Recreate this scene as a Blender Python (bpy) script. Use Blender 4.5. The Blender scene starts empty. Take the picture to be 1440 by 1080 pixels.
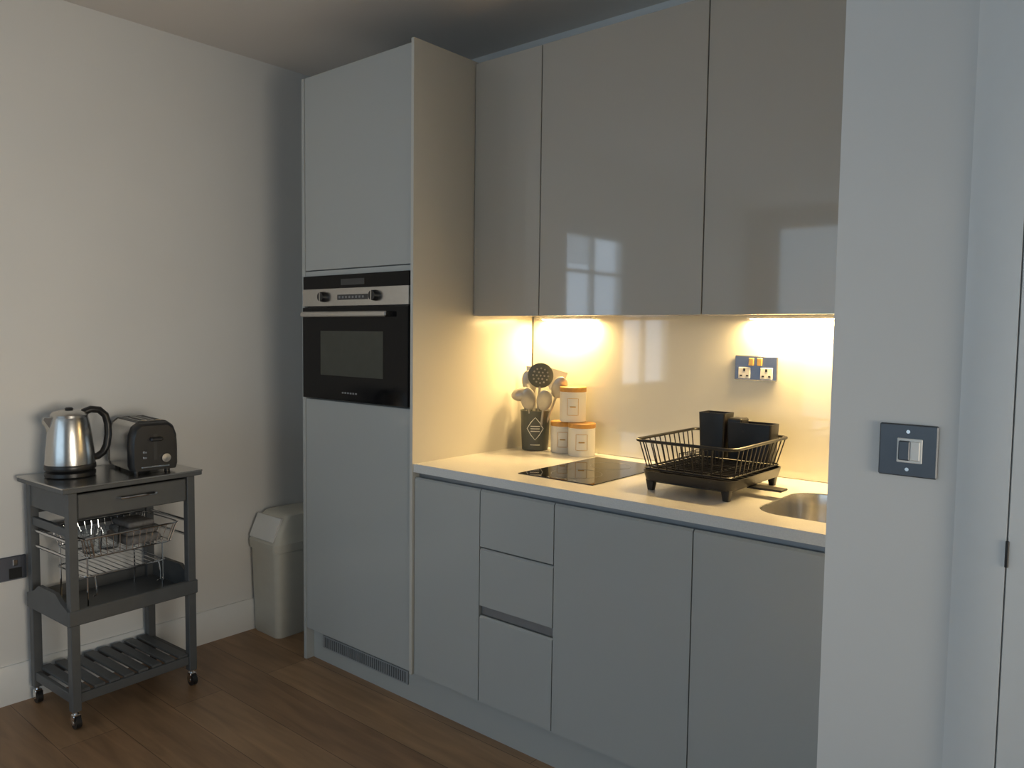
import bpy, bmesh, math, random
from mathutils import Vector, Matrix
random.seed(4)
scene=bpy.context.scene
scene.view_settings.view_transform='Standard'
scene.view_settings.look='None'
pi=math.pi
# ------------------------------------------------------------ materials
def mat(name,col,rough=.5,metal=0.,coat=0.,emis=None,es=0.,noise=0.,nscale=30,bump=0.,bscale=200,spec=.5,trans=0.):
    m=bpy.data.materials.new(name);m.use_nodes=True
    nt=m.node_tree;b=nt.nodes['Principled BSDF']
    b.inputs['Base Color'].default_value=(*col,1);b.inputs['Roughness'].default_value=rough
    b.inputs['Metallic'].default_value=metal;b.inputs['Coat Weight'].default_value=coat
    b.inputs['Coat Roughness'].default_value=.03
    b.inputs['Specular IOR Level'].default_value=spec
    b.inputs['Transmission Weight'].default_value=trans
    if emis: b.inputs['Emission Color'].default_value=(*emis,1);b.inputs['Emission Strength'].default_value=es
    tc=nt.nodes.new('ShaderNodeTexCoord')
    if noise>0:
        n=nt.nodes.new('ShaderNodeTexNoise');n.inputs['Scale'].default_value=nscale;n.inputs['Detail'].default_value=4
        nt.links.new(tc.outputs['Object'],n.inputs['Vector'])
        r=nt.nodes.new('ShaderNodeMapRange');r.inputs['From Min'].default_value=.3;r.inputs['From Max'].default_value=.7
        r.inputs['To Min'].default_value=1-noise;r.inputs['To Max'].default_value=1+noise
        nt.links.new(n.outputs['Fac'],r.inputs['Value'])
        mx=nt.nodes.new('ShaderNodeVectorMath');mx.operation='SCALE';mx.inputs[0].default_value=col
        nt.links.new(r.outputs['Result'],mx.inputs['Scale']);nt.links.new(mx.outputs[0],b.inputs['Base Color'])
    if bump>0:
        n=nt.nodes.new('ShaderNodeTexNoise');n.inputs['Scale'].default_value=bscale
        nt.links.new(tc.outputs['Object'],n.inputs['Vector'])
        bp=nt.nodes.new('ShaderNodeBump');bp.inputs['Strength'].default_value=bump;bp.inputs['Distance'].default_value=.002
        nt.links.new(n.outputs['Fac'],bp.inputs['Height']);nt.links.new(bp.outputs['Normal'],b.inputs['Normal'])
    return m
M_wall=mat('wall_paint',(.72,.71,.685),.75,noise=.015,nscale=3,bump=.05)
M_ceil=mat('ceiling_paint',(.80,.74,.68),.8,noise=.01,nscale=3)
M_rear=mat('rear_wall_dimmed',(.42,.41,.39),.8,noise=.01,nscale=3)  # unseen walls made darker to cut bounced light
M_skyblock=mat('sky_blocker',(.5,.52,.55),.8,noise=.03)  # opaque sheets added to keep sky light out
M_trim=mat('trim_gloss_white',(.74,.74,.72),.4,noise=.01)
M_door=mat('cabinet_gloss_grey_warmlit',(.47,.44,.385),.06,coat=.7,noise=.006,nscale=2)  # same cabinet grey, with warm light on the uppers put into colour
M_doorm=mat('cabinet_satin_grey',(.46,.468,.448),.22,noise=.006,nscale=2)
M_panel=mat('cabinet_panel_warmlit',(.60,.58,.52),.18,noise=.006,nscale=2)  # cream tint paints the warm lamp glow onto the cabinet grey
M_edge=mat('cabinet_edge_grey',(.30,.31,.31),.4,noise=.01)
M_dark=mat('shadow_gap_dark',(.03,.03,.03),.6,noise=.05)
M_vent=mat('vent_slot_grey',(.11,.115,.115),.6,noise=.05)
M_alu=mat('recess_aluminium',(.30,.32,.34),.35,metal=.6,noise=.02)
M_top=mat('quartz_worktop',(.76,.75,.72),.18,noise=.05,nscale=260)
M_splash=mat('splashback_glass',(.72,.70,.62),.05,coat=.7,noise=.004)
M_black=mat('black_plastic',(.012,.012,.013),.35,noise=.08)
M_blackg=mat('black_glass',(.006,.006,.007),.08,noise=.03,spec=.2)
M_hob=mat('hob_black_glass',(.008,.008,.009),.03,noise=.03,spec=.6)
M_steel=mat('brushed_steel',(.56,.55,.53),.25,metal=1,noise=.04,nscale=60)
M_chrome=mat('chrome',(.75,.75,.76),.1,metal=1,noise=.01)
M_white=mat('white_plastic',(.78,.77,.73),.35,noise=.01)
M_cream=mat('canister_white',(.75,.73,.68),.35,noise=.02)
M_wood=mat('canister_bamboo',(.55,.28,.07),.4,noise=.12,nscale=60)
M_gold=mat('gold_label_glint',(.60,.38,.12),.35,metal=.5,noise=.05)
M_grey=mat('trolley_grey_paint',(.085,.09,.093),.45,noise=.06,nscale=25)
M_bin=mat('bin_plastic_cream',(.60,.58,.50),.45,noise=.02)
M_plate=mat('black_nickel_plate',(.10,.108,.12),.4,metal=.6,noise=.03)
M_plates=mat('steel_socket_plate',(.28,.30,.36),.25,metal=.9,noise=.03)
M_pot=mat('crock_grey',(.09,.10,.09),.4,noise=.05)
M_sil=mat('utensil_silver_nylon',(.42,.41,.39),.35,metal=.5,noise=.04)
M_cloth=mat('cloth_grey',(.16,.16,.165),.9,noise=.2,nscale=80)
M_glass=mat('clear_glass',(.9,.92,.93),.05,trans=1.0,noise=.005)
M_ovwin=mat('oven_window',(.075,.075,.06),.3,noise=.05,spec=.2)
M_led=mat('led_diffuser',(1,.8,.5),.4,emis=(1,.74,.40),es=30,noise=.01)
M_screen=mat('oven_display',(.05,.05,.05),.2,noise=.03)
M_mark=mat('hob_marking',(.25,.25,.25),.3,noise=.02)
def floor_mat():
    m=bpy.data.materials.new('oak_floor');m.use_nodes=True;nt=m.node_tree;N=nt.nodes;L=nt.links
    b=N['Principled BSDF'];tc=N.new('ShaderNodeTexCoord')
    br=N.new('ShaderNodeTexBrick');br.inputs['Scale'].default_value=1
    br.inputs['Brick Width'].default_value=1.9;br.inputs['Row Height'].default_value=.19
    br.inputs['Mortar Size'].default_value=.0012;br.inputs['Mortar Smooth'].default_value=.2
    br.inputs['Color1'].default_value=(.37,.225,.118,1);br.inputs['Color2'].default_value=(.27,.155,.08,1)
    br.inputs['Mortar'].default_value=(.10,.055,.028,1);br.offset=.37
    L.new(tc.outputs['Object'],br.inputs['Vector'])
    mp=N.new('ShaderNodeMapping');mp.inputs['Scale'].default_value=(1.3,12,1);L.new(tc.outputs['Object'],mp.inputs['Vector'])
    n=N.new('ShaderNodeTexNoise');n.inputs['Scale'].default_value=2.0;n.inputs['Detail'].default_value=7;n.inputs['Distortion'].default_value=.7
    L.new(mp.outputs[0],n.inputs['Vector'])
    r=N.new('ShaderNodeMapRange');r.inputs['From Min'].default_value=.3;r.inputs['From Max'].default_value=.7;r.inputs['To Min'].default_value=.74;r.inputs['To Max'].default_value=1.2
    L.new(n.outputs['Fac'],r.inputs['Value'])
    v=N.new('ShaderNodeVectorMath');v.operation='SCALE';L.new(br.outputs['Color'],v.inputs[0]);L.new(r.outputs[0],v.inputs['Scale'])
    L.new(v.outputs[0],b.inputs['Base Color']);b.inputs['Roughness'].default_value=.42
    bp=N.new('ShaderNodeBump');bp.inputs['Strength'].default_value=.15;bp.inputs['Distance'].default_value=.002
    L.new(n.outputs['Fac'],bp.inputs['Height']);L.new(bp.outputs[0],b.inputs['Normal'])
    return m
M_floor=floor_mat()
# ------------------------------------------------------------ mesh builder
def rr(cx,cy,hx,hy,r,z,n=5):
    P=[]
    for qx,qy,a0 in ((1,1,0),(-1,1,pi/2),(-1,-1,pi),(1,-1,1.5*pi)):
        for i in range(n+1):
            a=a0+i*pi/2/n
            P.append(Vector((cx+qx*(hx-r)+r*math.cos(a),cy+qy*(hy-r)+r*math.sin(a),z)))
    return P
class MB:
    def __init__(s): s.bm=bmesh.new();s.mats=[]
    def _add(s,t,m,xf=None,sm=True):
        if m not in s.mats: s.mats.append(m)
        i=s.mats.index(m)
        bmesh.ops.recalc_face_normals(t,faces=t.faces[:])
        for f in t.faces: f.material_index=i;f.smooth=sm
        if xf is not None: t.transform(xf)
        me=bpy.data.meshes.new('tmp');t.to_mesh(me);t.free();s.bm.from_mesh(me);bpy.data.meshes.remove(me)
    def box(s,x0,x1,y0,y1,z0,z1,m,bv=.0,xf=None,seg=1):
        t=bmesh.new();bmesh.ops.create_cube(t,size=1)
        for v in t.verts: v.co=Vector(((x0+x1)/2+v.co.x*(x1-x0),(y0+y1)/2+v.co.y*(y1-y0),(z0+z1)/2+v.co.z*(z1-z0)))
        if bv>0: bmesh.ops.bevel(t,geom=t.edges[:],offset=bv,segments=seg,affect='EDGES',profile=.5)
        s._add(t,m,xf,sm=bv>.008)
    def loft(s,rings,m,c0=True,c1=True,closed=False,xf=None):
        t=bmesh.new();R=[[t.verts.new(p) for p in r] for r in rings];n=len(R[0])
        k=len(R)
        for a in range(k if closed else k-1):
            A=R[a];B=R[(a+1)%k]
            for j in range(n):
                try:t.faces.new((A[j],A[(j+1)%n],B[(j+1)%n],B[j]))
                except ValueError: pass
        if not closed:
            if c0:t.faces.new(R[0])
            if c1:t.faces.new(R[-1])
        s._add(t,m,xf)
    def lathe(s,prof,c,m,seg=32,xf=None,caps=True):
        rings=[[Vector((c[0]+r*math.cos(2*pi*i/seg),c[1]+r*math.sin(2*pi*i/seg),c[2]+z)) for i in range(seg)] for r,z in prof]
        s.loft(rings,m,caps,caps,xf=xf)
    def cyl(s,p0,p1,r,m,r1=None,seg=16,xf=None):
        s.tube([p0,p1],r,m,seg=seg,xf=xf,r1=r1)
    def tube(s,pts,r,m,closed=False,seg=8,xf=None,r1=None):
        P=[Vector(p) for p in pts];n=len(P);rings=[];prev=None
        for i in range(n):
            if closed: d=(P[(i+1)%n]-P[i-1])
            elif i==0: d=P[1]-P[0]
            elif i==n-1: d=P[-1]-P[-2]
            else: d=(P[i+1]-P[i]).normalized()+(P[i]-P[i-1]).normalized()
            d.normalize()
            if prev is None:
                a=Vector((0,0,1)) if abs(d.z)<.9 else Vector((1,0,0))
                x=a.cross(d).normalized()
            else: x=(prev-d*prev.dot(d)).normalized()
            prev=x;y=d.cross(x)
            q=r if r1 is None else r+(r1-r)*i/(n-1)
            rings.append([P[i]+x*q*math.cos(2*pi*j/seg)+y*q*math.sin(2*pi*j/seg) for j in range(seg)])
        s.loft(rings,m,closed=closed,xf=xf)
    def ball(s,c,r,m,sc=(1,1,1),xf=None):
        t=bmesh.new();bmesh.ops.create_uvsphere(t,u_segments=20,v_segments=12,radius=r)
        for v in t.verts: v.co=Vector((c[0]+v.co.x*sc[0],c[1]+v.co.y*sc[1],c[2]+v.co.z*sc[2]))
        s._add(t,m,xf)
    def prism(s,poly,axis,a,b,m,bv=0,xf=None):
        def mk(p,t):
            return Vector((t,p[0],p[1])) if axis=='x' else (Vector((p[0],t,p[1])) if axis=='y' else Vector((p[0],p[1],t)))
        t=bmesh.new();A=[t.verts.new(mk(p,a)) for p in poly];B=[t.verts.new(mk(p,b)) for p in poly];n=len(poly)
        for j in range(n): t.faces.new((A[j],A[(j+1)%n],B[(j+1)%n],B[j]))
        t.faces.new(A);t.faces.new(B)
        s._add(t,m,xf,sm=False)
    def done(s,name,ang=35,xf=None):
        me=bpy.data.meshes.new(name)
        if xf is not None: s.bm.transform(xf)
        s.bm.to_mesh(me);s.bm.free()
        for m in s.mats: me.materials.append(m)
        me.set_sharp_from_angle(angle=math.radians(ang))
        o=bpy.data.objects.new(name,me);scene.collection.objects.link(o)
        xs=[v.co for v in me.vertices]
        c=Vector(((min(v.x for v in xs)+max(v.x for v in xs))/2,(min(v.y for v in xs)+max(v.y for v in xs))/2,min(v.z for v in xs)))
        if not name.startswith(('floor','wall_','ceiling')):
            me.transform(Matrix.Translation(-c));o.location=c
        return o
def B(name,x0,x1,y0,y1,z0,z1,m,bv=0):
    b=MB();b.box(x0,x1,y0,y1,z0,z1,m,bv);return b.done(name)
# ------------------------------------------------------------ key dims
XL=-.478;YB=.672;HC=2.565;HT=2.368;XT=.638;XP=.652;YU=.298;ZU=1.434;X2=.971;X3=1.278;X4=1.741;XE=2.34
YW=-.4827;XW=2.239;XR=4.2;YR=-4.8
WY0,WY1=-2.0,-.75
# ------------------------------------------------------------ room
B('floor',XL-.15,XR+.15,YR-.15,YB+.15,-.1,0,M_floor)
B('ceiling',XL-.15,XR+.15,YR-.15,YB+.15,HC,HC+.1,M_ceil)
w=MB();V0,V1=-2.62,-1.84
for a in ((YR-.15,V0,0,HC),(V1,YB+.15,0,HC),(V0,V1,0,.95),(V0,V1,2.10,HC)):
    w.box(XL-.12,XL,a[0],a[1],a[2],a[3],M_wall)
w.done('wall_left')
B('wall_back',XL,XR+.15,YB,YB+.15,0,HC,M_wall)
w=MB()
w.box(XW,2.511,YW,YW+.12,0,HC,M_wall);w.box(XE+.005,2.50,YW+.12,YB,0,HC,M_wall)
w.done('wall_partition')
B('wall_partition.001',2.511,3.33,YW,YW+.12,2.045,HC,M_wall)
B('wall_partition.002',3.33,XR,YW,YW+.12,0,HC,M_wall)
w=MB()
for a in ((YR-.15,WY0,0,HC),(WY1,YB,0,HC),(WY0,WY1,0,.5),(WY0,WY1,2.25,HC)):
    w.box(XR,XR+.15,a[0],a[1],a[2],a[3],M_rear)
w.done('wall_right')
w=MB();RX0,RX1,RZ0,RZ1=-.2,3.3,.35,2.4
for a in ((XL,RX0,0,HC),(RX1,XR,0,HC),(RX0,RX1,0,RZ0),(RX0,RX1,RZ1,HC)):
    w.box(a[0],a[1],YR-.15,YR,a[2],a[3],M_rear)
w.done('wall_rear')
# windows
w=MB();f=.04
def frame_x(w,x,y0,y1,z0,z1,mull):
    w.box(x-.02,x+.02,y0,y0+f,z0,z1,M_trim);w.box(x-.02,x+.02,y1-f,y1,z0,z1,M_trim)
    w.box(x-.02,x+.02,y0+f,y1-f,z0,z0+f,M_trim);w.box(x-.02,x+.02,y0+f,y1-f,z1-f,z1,M_trim)
    for m in mull: w.box(x-.02,x+.02,m-.015,m+.015,z0+f,z1-f,M_trim)
frame_x(w,XL-.05,V0,V1,.95,2.10,[-2.2])
w.box(XL-.06,XL-.04,V0+.04,V1-.04,1.80,1.825,M_trim)
for i in range(10): w.box(XL-.025,XL-.018,-2.19,V1-.045,1.86+i*.02,1.868+i*.02,M_white)
w.done('window_1')
w=MB();frame_x(w,XR+.08,WY0,WY1,.5,2.25,[]);w.box(XR+.03,XR+.034,WY0+.01,WY1-.01,.51,2.24,M_skyblock);w.done('window_2')  # opaque sheet added behind the area light to block the sky
w=MB()
w.box(RX0,RX0+.045,YR-.1,YR-.05,RZ0,RZ1,M_trim);w.box(RX1-.045,RX1,YR-.1,YR-.05,RZ0,RZ1,M_trim)
w.box(RX0+.045,RX1-.045,YR-.1,YR-.05,RZ0,RZ0+.045,M_trim);w.box(RX0+.045,RX1-.045,YR-.1,YR-.05,RZ1-.045,RZ1,M_trim)
w.box(RX0+.01,RX1-.01,YR-.045,YR-.041,RZ0+.01,RZ1-.01,M_skyblock);w.done('window_3_added')  # unseen rear window added for fill, its sheet blocks the sky
b=MB();b.prism([(XL,0),(XL+.018,0),(XL+.018,.128),(XL+.010,.14),(XL,.14)],'y',YR,YB,M_trim);b.done('baseboard_left')
# architrave + door
b=MB()
z1=2.10
b.prism([(2.437,YW),(2.456,YW-.010),(2.510,YW-.011),(2.510,YW)],'z',0,z1,M_trim)
b.box(2.510,3.344,YW-.011,YW,2.03,z1,M_trim,.002)
b.box(3.330,3.42,YW-.011,YW,0,z1,M_trim,.002)
b.done('trim_door')
b=MB();b.box(2.5122,3.326,YW-.010,YW+.034,.008,2.028,M_trim,.0008)
b.cyl((3.25,YW+.004,1.0),(3.25,YW-.050,1.0),.01,M_steel);b.cyl((3.25,YW-.050,1.0),(3.13,YW-.050,1.0),.009,M_steel)
for z in (.25,1.04,1.8): b.cyl((2.5118,YW-.0125,z-.020),(2.5118,YW-.0125,z+.020),.0025,M_black)
b.done('door_1')
# ------------------------------------------------------------ tall cabinet
b=MB()
b.box(-.018,0,-.002,YB-.012,0,HT,M_doorm,.001)
b.box(XT,XP,-.010,YB-.012,0.13,HT+.010,M_panel,.001)
OZ0,OZ1=1.100,1.584
b.box(0,XT,.022,YB-.012,.13,OZ0-.003,M_edge);b.box(0,XT,.022,YB-.012,OZ1+.003,HT,M_edge)
b.box(0,XT,.6,YB-.012,OZ0,OZ1,M_edge)
b.box(.002,XT-.005,0,.02,.134,OZ0-.007,M_doorm,.0015)
b.box(.002,XT-.005,0,.02,OZ1+.024,HT,M_doorm,.0015)
b.box(0,XT,.002,.02,OZ1+.001,OZ1+.020,M_doorm)
b.done('tall_oven_cabinet')
b=MB()
b.box(.001,XE,.035,.05,0,.128,M_doorm)
b.done('kitchen_plinth')
b=MB();b.box(.07,.59,.029,.0345,.060,.112,M_edge,.001)
for i in range(40):
    x=.085+i*.0125;b.box(x,x+.005,.0275,.0292,.066,.106,M_vent)
b.done('plinth_vent_grille')
# ------------------------------------------------------------ oven
b=MB();o0,o1=.004,XT-.004;dz=.021
b.box(.02,XT-.02,.0,.58,1.105,1.58,M_black)
b.box(o0,o1,-.012,.0,1.532,1.583,M_blackg,.001)
b.box(o0,o1,-.014,.0,1.464,1.532,M_steel,.001)
b.box(.23,.41,-.0155,-.013,1.466+dz,1.486+dz,M_screen)
for i in range(8): b.box(.24+i*.02,.25+i*.02,-.0165,-.015,1.472+dz,1.480+dz,M_mark)
b.box(.25,.39,-.0135,-.011,1.522+dz,1.545+dz,M_screen)
for x in (.145,.455):
    b.cyl((x,-.012,1.479+dz),(x,-.034,1.479+dz),.021,M_black,r1=.018,seg=28);b.box(x-.0025,x+.0025,-.0365,-.030,1.461+dz,1.498+dz,M_steel)
b.box(o0,o1,-.016,-.001,1.099,1.460,M_blackg,.002)
b.box(.125,.50,-.0175,-.0155,1.195,1.368,M_ovwin,.0005)
b.box(.03,.545,-.046,-.034,1.422,1.442,M_steel,.004)
for x in (.05,.525): b.box(x-.01,x+.01,-.036,-.015,1.424,1.439,M_steel,.002)
for i in range(6): b.box(.26+i*.016,.27+i*.016,-.0172,-.0158,1.128,1.134,M_mark)
b.done('built_in_oven')
# ------------------------------------------------------------ base cabinets
def base(name,x0,x1,fronts,sink=False):
    b=MB()
    if sink:
        b.box(x0,x0+.018,.024,.64,.13,.84,M_edge);b.box(x1-.018,x1,.024,.64,.13,.84,M_edge);b.box(x0+.018,x1-.018,.024,.64,.13,.148,M_edge)
    else:
        b.box(x0,x1,.024,.64,.13,.84,M_edge);b.box(x0,x1,.05,.64,.84,.868,M_dark)
    b.box(x0,x1,.024,.05,.835,.868,M_alu)
    for z0,z1 in fronts:
        b.prism([(0,z0),(0,z1-.006),(.006,z1),(.012,z1),(.018,z1-.02),(.02,z1-.02),(.02,z0)],'x',x0+.0018,x1-.0018,M_doorm)
    if len(fronts)>1: b.box(x0+.002,x1-.002,.012,.03,.430,.462,M_alu)
    return b.done(name)
base('base_cabinet',XP+.001,X2,[(.134,.851)])
base('drawer_cabinet',X2,X3,[(.134,.427),(.462,.655),(.661,.851)])
base('base_cabinet.001',X3,X4,[(.134,.851)])
base('base_cabinet.002',X4,XE,[(.134,.851)],True)
SX0,SX1,SY0,SY1=1.845,2.245,.115,.485
scx,scy,shx,shy=(SX0+SX1)/2,(SY0+SY1)/2,(SX1-SX0)/2,(SY1-SY0)/2
def worktop():
    t=bmesh.new();outer=[(XP,-.004),(XE,-.004),(XE,YB-.008),(XP,YB-.008)]
    ov=[t.verts.new((x,y,.9)) for x,y in outer]
    iv=[t.verts.new(p) for p in rr(scx,scy,shx,shy,.085,.9,8)]
    ed=[t.edges.new((ov[i],ov[(i+1)%4])) for i in range(4)]+[t.edges.new((iv[i],iv[(i+1)%len(iv)])) for i in range(len(iv))]
    bmesh.ops.triangle_fill(t,edges=ed,use_beauty=True)
    r=bmesh.ops.extrude_face_region(t,geom=t.faces[:])
    for v in [g for g in r['geom'] if isinstance(g,bmesh.types.BMVert)]: v.co.z-=.03
    b=MB();b._add(t,M_top,sm=False);return b.done('kitchen_worktop')
worktop()
b=MB()
rings=[rr(scx,scy,shx-.001,shy-.001,.085,.897,8),rr(scx,scy,shx-.006,shy-.006,.08,.86,8),rr(scx,scy,shx-.012,shy-.012,.075,.76,8),rr(scx,scy,shx-.03,shy-.03,.06,.735,8),rr(scx,scy,.045,.045,.04,.73,8)]
b.loft(rings,M_steel,False,True)
b.lathe([(.042,0),(.042,.003),(.02,.004),(.0,.001)],(scx,scy,.731),M_chrome,24)
b.done('kitchen_sink')
B('glass_splashback',XP+.001,XE,YB-.007,YB-.001,.901,ZU+.03,M_splash,.0008)
# ------------------------------------------------------------ wall cabinets
def upper(name,x0,x1):
    b=MB();b.box(x0+.0005,x1-.0005,YU+.021,YB-.012,ZU+.004,HT,M_panel)
    b.box(x0+.0018,x1-.0018,YU,YU+.02,ZU-.004,HT,M_door,.0012)
    b.done(name)
U2,U3=.970,1.597
upper('wall_cabinet',XP+.001,U2);upper('wall_cabinet.001',U2,U3);upper('wall_cabinet.002',U3,XE)
LEDC=(1,.67,.27)
def led(name,x0,x1,pw):
    b=MB();b.box(x0,x1,.620,.658,ZU-.008,ZU+.003,M_white,.002);b.box(x0+.01,x1-.01,.625,.653,ZU-.0105,ZU-.0082,M_led)
    b.done(name)
    l=bpy.data.lights.new(name+'_lamp','AREA');l.shape='RECTANGLE';l.size=x1-x0-.02;l.size_y=.025;l.energy=pw;l.color=LEDC
    o=bpy.data.objects.new(name+'_lamp',l);o.location=((x0+x1)/2,.638,ZU-.013);scene.collection.objects.link(o)
led('under_cabinet_light',.72,.97,6.6)
led('under_cabinet_light.001',1.60,2.05,9.0)
# ------------------------------------------------------------ hob
b=MB();b.box(1.045,1.345,.105,.575,.9003,.9028,M_hob,.0008)
for cy_,r in ((.23,.085),(.44,.072)):
    pts=[(1.195+r*math.cos(a*2*pi/40),cy_+r*math.sin(a*2*pi/40),.9029) for a in range(40)]
    b.tube(pts,.0006,M_mark,closed=True,seg=4)
for i in range(5): b.box(1.12+i*.035,1.13+i*.035,.118,.124,.9027,.9031,M_mark)
b.done('induction_hob')
# ------------------------------------------------------------ sockets / switch
b=MB();b.box(1.547,1.696,YB-.0155,YB-.0075,1.218,1.302,M_plates,.003)
for cx in (1.583,1.660):
    b.box(cx-.021,cx+.021,YB-.0175,YB-.0150,1.224,1.262,M_white,.001)
    b.box(cx-.0035,cx+.0035,YB-.0185,YB-.0170,1.249,1.258,M_black)
    for s_ in (-1,1): b.box(cx+s_*.011-.004,cx+s_*.011+.004,YB-.0185,YB-.0170,1.231,1.236,M_black)
for cx in (1.607,1.636): b.box(cx-.009,cx+.009,YB-.020,YB-.0150,1.268,1.294,M_gold,.002)  # rockers coloured gold to paint in the reflected warm glow
b.done('power_socket')
b=MB()
b.box(XL+.001,XL+.009,-1.03,-.880,.452,.540,M_plates,.003)
for cy_ in (-.993,-.917):
    b.box(XL+.008,XL+.0115,cy_-.021,cy_+.021,.458,.497,M_black,.001);b.box(XL+.008,XL+.014,cy_-.008,cy_+.008,.505,.528,M_chrome,.002)
b.done('power_socket.001')
b=MB();b.box(2.322,2.410,YW-.0065,YW-.0005,1.140,1.226,M_plate,.002)
b.box(2.350,2.388,YW-.0085,YW-.006,1.163,1.203,M_white,.001);b.box(2.353,2.370,YW-.0125,YW-.008,1.167,1.199,M_plate,.0015);b.box(2.370,2.385,YW-.011,YW-.008,1.167,1.199,M_white,.0015)
for z in (1.152,1.214): b.cyl((2.366,YW-.0065,z),(2.366,YW-.0075,z),.003,M_steel)
b.done('light_switch')
# ------------------------------------------------------------ canisters
def can(name,x,y,z,r,h):
    b=MB();b.lathe([(r*.96,0),(r,.004),(r,h*.82),(r*.97,h*.83),(r*.97,h*.84)],(x,y,z),M_cream)
    b.lathe([(r*.98,h*.84),(r*1.01,h*.845),(r*1.01,h*.86)],(x,y,z),M_white)
    b.lathe([(r*1.02,h*.86),(r*1.03,h*.87),(r*1.03,h*.985),(r*.98,h)],(x,y,z),M_wood)
    a0=math.atan2(-1.873-y,2.686-x)
    def P(a,zz): return (x+(r+.0006)*math.cos(a0+a),y+(r+.0006)*math.sin(a0+a),z+zz)
    w_=.42;pts=[P(-w_+2*w_*i/8,h*.2) for i in range(9)]+[P(w_-2*w_*i/8,h*.68) for i in range(9)]
    b.tube(pts,.0009,M_gold,closed=True,seg=4)
    b.tube([P(-.22+.44*i/6,h*.44) for i in range(7)],.0022,M_gold,seg=4)
    b.done(name)
can('storage_canister',.862,.600,.9005,.047,.122)
can('storage_canister.001',.968,.580,.9005,.052,.126)
can('storage_canister.002',.915,.592,1.028,.051,.135)
# ------------------------------------------------------------ utensil crock
px,py=.742,.575
b=MB();b.lathe([(.050,0),(.053,.003),(.060,.155),(.062,.160),(.057,.160),(.050,.01),(.0,.01)],(px,py,.9005),M_pot)
a0=math.atan2(-1.873-py,2.686-px)
def P(a,zz):
    r=.0535+.0068*zz/.16*1.0+.0008
    return (px+r*math.cos(a0+a),py+r*math.sin(a0+a),.9+zz)
b.tube([P(0,.045),P(.3,.065),P(.58,.09),P(.3,.115),P(0,.135),P(-.3,.115),P(-.58,.09),P(-.3,.065)],.0016,M_white,closed=True,seg=5)
for q in (.08,.09,.10): b.tube([P(-.32+.64*i/6,q) for i in range(7)],.0018,M_white,seg=4)
b.tube([P(-.35+.7*i/6,.025) for i in range(7)],.0014,M_white,seg=4)
def uten(bx,by,tx,ty,tz,kind):
    p0=Vector((px+bx,py+by,.92));p1=Vector((px+tx,py+ty,tz));d=(p1-p0).normalized()
    b.cyl(p0,p1,.0048,M_sil,seg=8)
    zax=d;yax=Vector((-math.cos(a0),-math.sin(a0),0));yax=(yax-zax*yax.dot(zax)).normalized();xax=yax.cross(zax)
    xf=Matrix.Translation(p1)@Matrix((xax,yax,zax)).transposed().to_4x4()
    if kind=='skim':
        X=xf@Matrix.Translation((0,0,.045))@Matrix.Rotation(pi/2,4,'X')
        b.lathe([(.047,-.002),(.051,0),(.047,.002)],(0,0,0),M_pot,28,xf=X)
        for rr_,n in ((.0,1),(.015,6),(.030,12)):
            for k in range(n):
                a=k*2*pi/n;b.lathe([(.0038,0),(.0038,.0008)],(rr_*math.cos(a),rr_*math.sin(a),.0022),M_sil,8,xf=X)
    elif kind=='spoon': b.ball((0,0,.035),.036,M_sil,(.85,.22,1.3),xf=xf)
    elif kind=='ladle': b.ball((0,-.012,.02),.040,M_sil,(1.1,.75,.7),xf=xf)
    elif kind=='turner':
        b.loft([rr(0,0,.014,.0015,.001,0,2),rr(0,0,.033,.0015,.001,.025,2),rr(0,0,.036,.0015,.001,.085,2)],M_sil,xf=xf)
uten(.0,.0,.040,-.025,1.158,'skim');uten(-.01,.0,-.020,-.055,1.110,'ladle');uten(.01,.01,.105,.0,1.125,'spoon')
uten(-.02,.02,-.02,.02,1.15,'turner');uten(.02,-.02,.060,.035,1.14,'turner');uten(0,.02,-.01,-.02,1.14,'spoon')
uten(.02,.0,.075,-.045,1.075,'spoon');uten(.0,-.02,.015,-.06,1.075,'spoon')
b.done('utensil_crock')
# ------------------------------------------------------------ dish rack
b=MB();rx0,rx1,ry0,ry1=1.458,1.780,.155,.56;zr=1.050;zb_=.965
tx0,tx1,ty0,ty1=1.488,1.770,.160,.53
tcx,tcy,thx,thy=(tx0+tx1)/2,(ty0+ty1)/2,(tx1-tx0)/2,(ty1-ty0)/2
b.loft([rr(tcx,tcy,thx-.010,thy-.012,.03,.926),rr(tcx,tcy,thx,thy,.03,.932),rr(tcx,tcy,thx+.006,thy+.006,.03,.960),rr(tcx,tcy,thx+.002,thy+.002,.028,.960),rr(tcx,tcy,thx-.006,thy-.006,.026,.938)],M_black,True,True)
for i in range(9): 
    y=ty0+.035+i*.0375;b.box(tx0+.02,tx1-.02,y-.003,y+.003,.937,.950,M_black,.001)
for x in (tx0+.02,tx1-.02):
    for y in (ty0+.02,ty1-.02): b.loft([rr(x,y,.009,.009,.003,.9005,2),rr(x,y,.014,.014,.004,.934,2)],M_black)
b.box(1.755,1.86,.30,.35,.922,.928,M_black,.002)
top=rr((rx0+rx1)/2,(ry0+ry1)/2,(rx1-rx0)/2,(ry1-ry0)/2,.03,zr,4)
bot=rr((rx0+rx1)/2,(ry0+ry1)/2,(rx1-rx0)/2-.02,(ry1-ry0)/2-.02,.02,zb_,4)
b.tube(top,.0048,M_black,closed=True);b.tube(bot,.003,M_black,closed=True)
def lerp(a,c,t): return a+(c-a)*t
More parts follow.
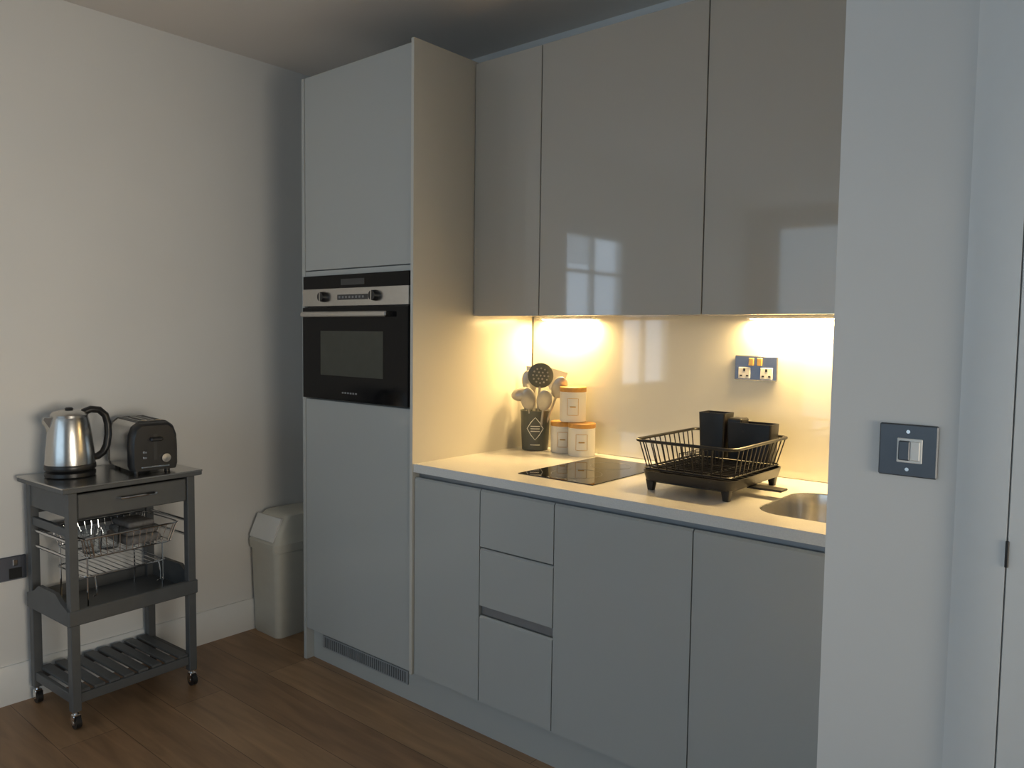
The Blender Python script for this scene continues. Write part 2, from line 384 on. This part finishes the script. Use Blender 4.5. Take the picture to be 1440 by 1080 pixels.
for n,(A,Bp) in {'a':((rx0,ry0),(rx1,ry0)),'c':((rx0,ry1),(rx1,ry1)),'d':((rx0,ry0),(rx0,ry1)),'e':((rx1,ry0),(rx1,ry1))}.items():
    cxm,cym=(rx0+rx1)/2,(ry0+ry1)/2
    k=10 if n in 'ac' else 13
    for i in range(1,k):
        x=lerp(A[0],Bp[0],i/k);y=lerp(A[1],Bp[1],i/k)
        hx=(rx1-rx0)/2;hy=(ry1-ry0)/2
        x2=cxm+(x-cxm)*(hx-.02)/hx;y2=cym+(y-cym)*(hy-.02)/hy
        b.cyl((x,y,zr),(x2,y2,zb_),.0019,M_black,seg=6)
for i in range(1,12):
    y=lerp(ry0+.03,ry1-.03,i/12);b.cyl((rx0+.02,y,zb_),(rx1-.02,y,zb_),.0019,M_black,seg=6)
for x in (1.54,1.68): b.cyl((x,ry0+.02,zb_-.002),(x,ry1-.02,zb_-.002),.0024,M_black,seg=6)
for i in range(8):
    y=lerp(ry0+.06,ry1-.16,i/7);b.tube([(1.58,y,zb_),(1.58,y,zb_+.05),(1.62,y,zb_+.05),(1.62,y,zb_)],.0018,M_black,seg=6)
def cup(x0,x1,y0,y1,z0,z1):
    cx,cy,hx,hy=(x0+x1)/2,(y0+y1)/2,(x1-x0)/2,(y1-y0)/2
    b.loft([rr(cx,cy,hx-.005,hy-.005,.008,z0,3),rr(cx,cy,hx,hy,.008,z1,3),rr(cx,cy,hx-.004,hy-.004,.006,z1,3),rr(cx,cy,hx-.008,hy-.008,.006,z0+.01,3)],M_black)
cup(1.510,1.603,.47,.545,.972,1.117);cup(1.606,1.755,.475,.545,.972,1.092)
b.box(1.608,1.655,.48,.54,1.05,1.104,M_black,.004)
b.done('dish_rack')
# ------------------------------------------------------------ swing-top bin
b=MB();bx,by=-.360,.175
def rg(hx,hy,z,r=.03,dy=0): return rr(bx,by+dy,hx,hy,r,z,5)
b.loft([rg(.095,.14,0,.025),rg(.098,.144,.008,.025),rg(.108,.155,.385),rg(.113,.161,.388),rg(.113,.161,.402),rg(.110,.157,.405)],M_bin)
b.loft([rg(.115,.163,.398),rg(.116,.164,.425),rg(.111,.159,.432),rg(.107,.150,.475,.03,.004),rg(.101,.125,.530,.03,.014),rg(.095,.112,.545,.03,.018),rg(.082,.095,.551,.02,.018)],M_bin)
b.prism([(by-.160,.436),(by-.164,.441),(by-.120,.538),(by-.108,.536)],'x',bx-.092,bx+.092,M_white)
b.done('swing_top_bin')
# ------------------------------------------------------------ trolley
TX=Matrix.Translation((-.092,-.872,0))@Matrix.Rotation(math.radians(3),4,'Z')
D=.335;Wd=.455;L=.030;ZT=.836
b=MB()
for x0 in (-L,-D):
    for y0 in (0,Wd-L): b.box(x0,x0+L,y0,y0+L,.060,ZT-.022,M_grey,.002)
b.box(-D-.015,.015,-.022,Wd+.022,ZT-.020,ZT-.004,M_grey,.002)
b.box(-D-.017,.017,-.024,Wd+.024,ZT-.006,ZT,M_steel,.002)
b.box(-D+.004,-D+.02,L,Wd-L,.70,ZT-.021,M_grey);b.box(-D+L,-L,.004,.018,.70+.03,ZT-.021,M_grey);b.box(-D+L,-L,Wd-.018,Wd-.004,.73,ZT-.021,M_grey)
b.box(-.022,-.004,L+.003,Wd-L-.003,.722,ZT-.03,M_grey,.003)
b.box(-D+.02,-.022,L+.01,Wd-L-.01,.725,.733,M_grey)
b.tube([(-.004,.165,.775),(.016,.170,.775),(.018,.18,.775),(.018,.285,.775),(.016,.295,.775),(-.004,.30,.775)],.005,M_chrome)
for z in (.64,.585): b.cyl((-D+L,.015,z),(-L,.015,z),.006,M_chrome);b.cyl((-D+L,Wd-.015,z),(-L,Wd-.015,z),.006,M_chrome)
b.box(-D+L,-L,.006,.022,.66,.69,M_grey,.002)
b.box(-D+.005,-D+.02,L,Wd-L,.62,.65,M_grey,.002)
b.box(-D+.005,-.005,.004,Wd-.004,.362,.372,M_grey)
b.box(-.016,.004,-.006,Wd+.006,.360,.412,M_grey,.003);b.box(-D-.004,-D+.012,L,Wd-L,.360,.412,M_grey,.003)
for y0,y1 in ((-.006,.008),(Wd-.008,Wd+.006)):
    b.prism([(-D+.0,.36),(-.01,.36),(-.01,.412),(-.06,.43),(-.10,.455),(-D+.10,.455),(-D+.06,.43),(-D,.412)],'y',y0,y1,M_grey)
b.box(-.022,-.006,L,Wd-L,.085,.118,M_grey,.002);b.box(-D+.006,-D+.022,L,Wd-L,.085,.118,M_grey,.002)
b.box(-D+L,-L,.004,.02,.085,.118,M_grey,.002);b.box(-D+L,-L,Wd-.02,Wd-.004,.085,.118,M_grey,.002)
for i in range(8):
    y=.026+i*.0513;b.box(-D+.01,-.008,y,y+.037,.119,.129,M_grey,.002)
for x in (-L/2,-D+L/2):
    for y in (L/2,Wd-L/2):
        b.cyl((x,y,.045),(x,y,.068),.006,M_chrome);b.box(x-.010,x+.012,y-.012,y+.012,.043,.05,M_chrome,.002)
        b.box(x-.008,x+.016,y-.0125,y-.0105,.018,.045,M_chrome);b.box(x-.008,x+.016,y+.0105,y+.0125,.018,.045,M_chrome)
        b.cyl((x+.006,y-.009,.0225),(x+.006,y+.009,.0225),.022,M_black,seg=24);b.cyl((x+.006,y-.0135,.0225),(x+.006,y+.0135,.0225),.007,M_chrome,seg=12)
b.done('kitchen_trolley',xf=TX)
b=MB();bz0,bz1=.505,.645
def rect(x0,x1,y0,y1,z): return rr((x0+x1)/2,(y0+y1)/2,(x1-x0)/2,(y1-y0)/2,.02,z,3)
t1=rect(-.29,-.015,.055,.40,bz1);t2=rect(-.275,-.03,.075,.38,bz1-.07)
b.tube(t1,.0035,M_chrome,closed=True,seg=6);b.tube(t2,.0025,M_chrome,closed=True,seg=6)
for i in range(0,len(t1)):
    b.cyl(t1[i],t2[i],.0018,M_chrome,seg=5)
for i in range(1,14):
    y=lerp(.055,.40,i/14);y2=lerp(.075,.38,i/14)
    b.tube([(-.015,y,bz1),(-.03,y2,bz1-.07),(-.275,y2,bz1-.07),(-.29,y,bz1)],.0016,M_chrome,seg=5)
t3=rect(-.27,-.04,.07,.36,.505);b.tube(t3,.003,M_chrome,closed=True,seg=6)
for i in range(1,12):
    y=lerp(.07,.36,i/12);b.cyl((-.27,y,.505),(-.04,y,.505),.0018,M_chrome,seg=5)
for x in (-.26,-.05):
    for y in (.08,.35): b.tube([(x,y,.3725),(x,y,.505),(x,y,bz1-.07)],.003,M_chrome,seg=6)
for y in (.10,.33): b.tube([(-.04,y,.505),(-.03,y,.47),(-.03,y,.44),(-.05,y,.43)],.0025,M_chrome,seg=6)
b.done('wire_dish_basket',xf=TX)
b=MB()
for i,(x,y) in enumerate(((-.08,.11),(-.15,.12),(-.09,.175))):
    b.lathe([(.022,0),(.030,.002),(.034,.075),(.032,.075),(.026,.006),(0,.006)],(x,y,bz1-.066),M_glass,24)
b.done('drinking_glasses',xf=TX)
b=MB()
b.box(-.22,-.05,.22,.35,bz1-.066,bz1-.035,M_cloth,.012,seg=3);b.box(-.21,-.06,.225,.345,bz1-.034,bz1-.008,M_cloth,.011,seg=3);b.box(-.20,-.07,.235,.335,bz1-.008,bz1+.014,M_cloth,.010,seg=3)
b.done('folded_tea_towel',xf=TX)
# ------------------------------------------------------------ kettle
b=MB()
b.lathe([(.078,0),(.082,.004),(.082,.016),(.074,.022),(.060,.024)],(0,0,0),M_black)
b.lathe([(.072,.025),(.080,.028),(.081,.04),(.078,.09),(.071,.15),(.064,.200),(.060,.213)],(0,0,0),M_steel,40)
b.lathe([(.0815,.026),(.083,.03),(.0825,.042),(.0805,.046)],(0,0,0),M_black,40,caps=False)
b.lathe([(.0605,.212),(.061,.220),(.052,.230),(.030,.236),(.0,.238)],(0,0,0),M_steel,40)
b.lathe([(.012,.236),(.014,.242),(.010,.246),(0,.247)],(0,0,0),M_black,20)
b.loft([[Vector((-.018,-.058,.165)),Vector((0,-.062,.150)),Vector((.018,-.058,.165)),Vector((.026,-.045,.212)),Vector((-.026,-.045,.212))],
        [Vector((-.010,-.082,.205)),Vector((0,-.086,.200)),Vector((.010,-.082,.205)),Vector((.014,-.080,.214)),Vector((-.014,-.080,.214))]],M_steel)
hp=[(0,.045,.226),(0,.070,.236),(0,.098,.232),(0,.118,.212),(0,.126,.18),(0,.127,.14),(0,.121,.10),(0,.108,.075),(0,.09,.062),(0,.074,.060)]
rings=[]
for i,p in enumerate(hp):
    a=Vector(hp[max(0,i-1)]);c=Vector(hp[min(len(hp)-1,i+1)]);d=(c-a).normalized();n=Vector((1,0,0)).cross(d)
    wn=.013
    rings.append([Vector(p)+Vector((1,0,0))*.015*math.cos(q*pi/6)+n*wn*math.sin(q*pi/6) for q in range(12)])
b.loft(rings,M_black)
b.done('electric_kettle',xf=Matrix.Translation((-.315,-.780,ZT+.0005))@Matrix.Rotation(math.radians(-8),4,'Z'))
# ------------------------------------------------------------ toaster
b=MB();tl,tw,th=.138,.084,.186
def ty(x,s=1,dz=0):
    h=th+dz;w=tw*s
    pr=[(-w*.93,.012),(-w,.03),(-w,.10),(-w*.97,h-.045),(-w*.85,h-.015),(-w*.62,h),( w*.62,h),(w*.85,h-.015),(w*.97,h-.045),(w,.10),(w,.03),(w*.93,.012)]
    return [Vector((x,p[0],p[1])) for p in pr]
b.loft([ty(-tl+.03),ty(tl-.03)],M_steel)
b.loft([ty(tl,.88,-.010),ty(tl-.008,.97,-.003),ty(tl-.03,1.03,.002),ty(tl-.036,1.03,.002)],M_black)
b.loft([ty(-tl,.88,-.010),ty(-tl+.008,.97,-.003),ty(-tl+.03,1.03,.002),ty(-tl+.036,1.03,.002)],M_black)
b.box(-tl+.03,tl-.03,-.052,.052,th-.004,th+.004,M_black,.002)
for y in (-.026,.026): b.box(-.09,.09,y-.012,y+.012,th+.0035,th+.0055,M_dark);b.tube([(-.09,y-.013,th+.006),(.09,y-.013,th+.006),(.09,y+.013,th+.006),(-.09,y+.013,th+.006)],.0015,M_chrome,closed=True,seg=5)
b.box(tl-.002,tl+.001,-.006,.006,.05,.145,M_dark);b.box(tl,tl+.022,-.022,.022,.120,.134,M_black,.004)
b.lathe([(.017,0),(.016,.012),(.0,.013)],(0,0,0),M_steel,24,xf=Matrix.Translation((tl,.035,.055))@Matrix.Rotation(pi/2,4,'Y'))
for z in (.06,.08): b.box(tl-.002,tl+.004,-.045,-.03,z-.005,z+.005,M_chrome,.002)
b.box(tl-.001,tl+.003,-.05,.05,.022,.028,M_chrome,.001)
for x in (-.1,.1):
    for y in (-.055,.055): b.cyl((x,y,0),(x,y,.014),.01,M_black)
b.done('toaster',xf=Matrix.Translation((-.285,-.538,ZT+.0005))@Matrix.Rotation(math.radians(-5),4,'Z'))
# ------------------------------------------------------------ lights
wd=bpy.data.worlds.new('sky');scene.world=wd;wd.use_nodes=True;bg=wd.node_tree.nodes['Background']
bg.inputs['Color'].default_value=(.66,.82,1,1);bg.inputs['Strength'].default_value=3.6
def area(name,loc,tgt,sx,sy,pw,col,spread=180):
    l=bpy.data.lights.new(name,'AREA');l.shape='RECTANGLE';l.size=sx;l.size_y=sy;l.energy=pw;l.color=col;l.spread=math.radians(spread)
    o=bpy.data.objects.new(name,l);scene.collection.objects.link(o);o.location=loc
    o.rotation_euler=(Vector(tgt)-Vector(loc)).to_track_quat('-Z','Y').to_euler();return o
area('daylight_right_window',(XR+.02,(WY0+WY1)/2,1.4),(XL,-1.30,1.68),1.2,1.7,13,(1,.90,.75),60)
area('rear_fill_light',((RX0+RX1)/2,YR-.03,(RZ0+RZ1)/2),((RX0+RX1)/2,YR+1,(RZ0+RZ1)/2),RX1-RX0-.04,RZ1-RZ0-.04,33,(.60,.81,1))  # added cool fill from behind the camera, enlarged to weaken its reflection
# ------------------------------------------------------------ camera
yaw,pitch,roll=.7018,.06468,.0125
F=Vector((-math.sin(yaw)*math.cos(pitch),math.cos(yaw)*math.cos(pitch),-math.sin(pitch)))
rt=Vector((math.cos(yaw),math.sin(yaw),0));up=rt.cross(F)
r_=rt*math.cos(roll)+up*math.sin(roll);u_=-rt*math.sin(roll)+up*math.cos(roll)
cd=bpy.data.cameras.new('camera');cam=bpy.data.objects.new('camera',cd);scene.collection.objects.link(cam)
m3=Matrix((r_,u_,-F)).transposed();cam.matrix_world=Matrix.Translation((2.686,-1.873,1.366))@m3.to_4x4()
cd.sensor_width=36;cd.lens=1093/1440*36;cd.clip_start=.02
scene.camera=cam
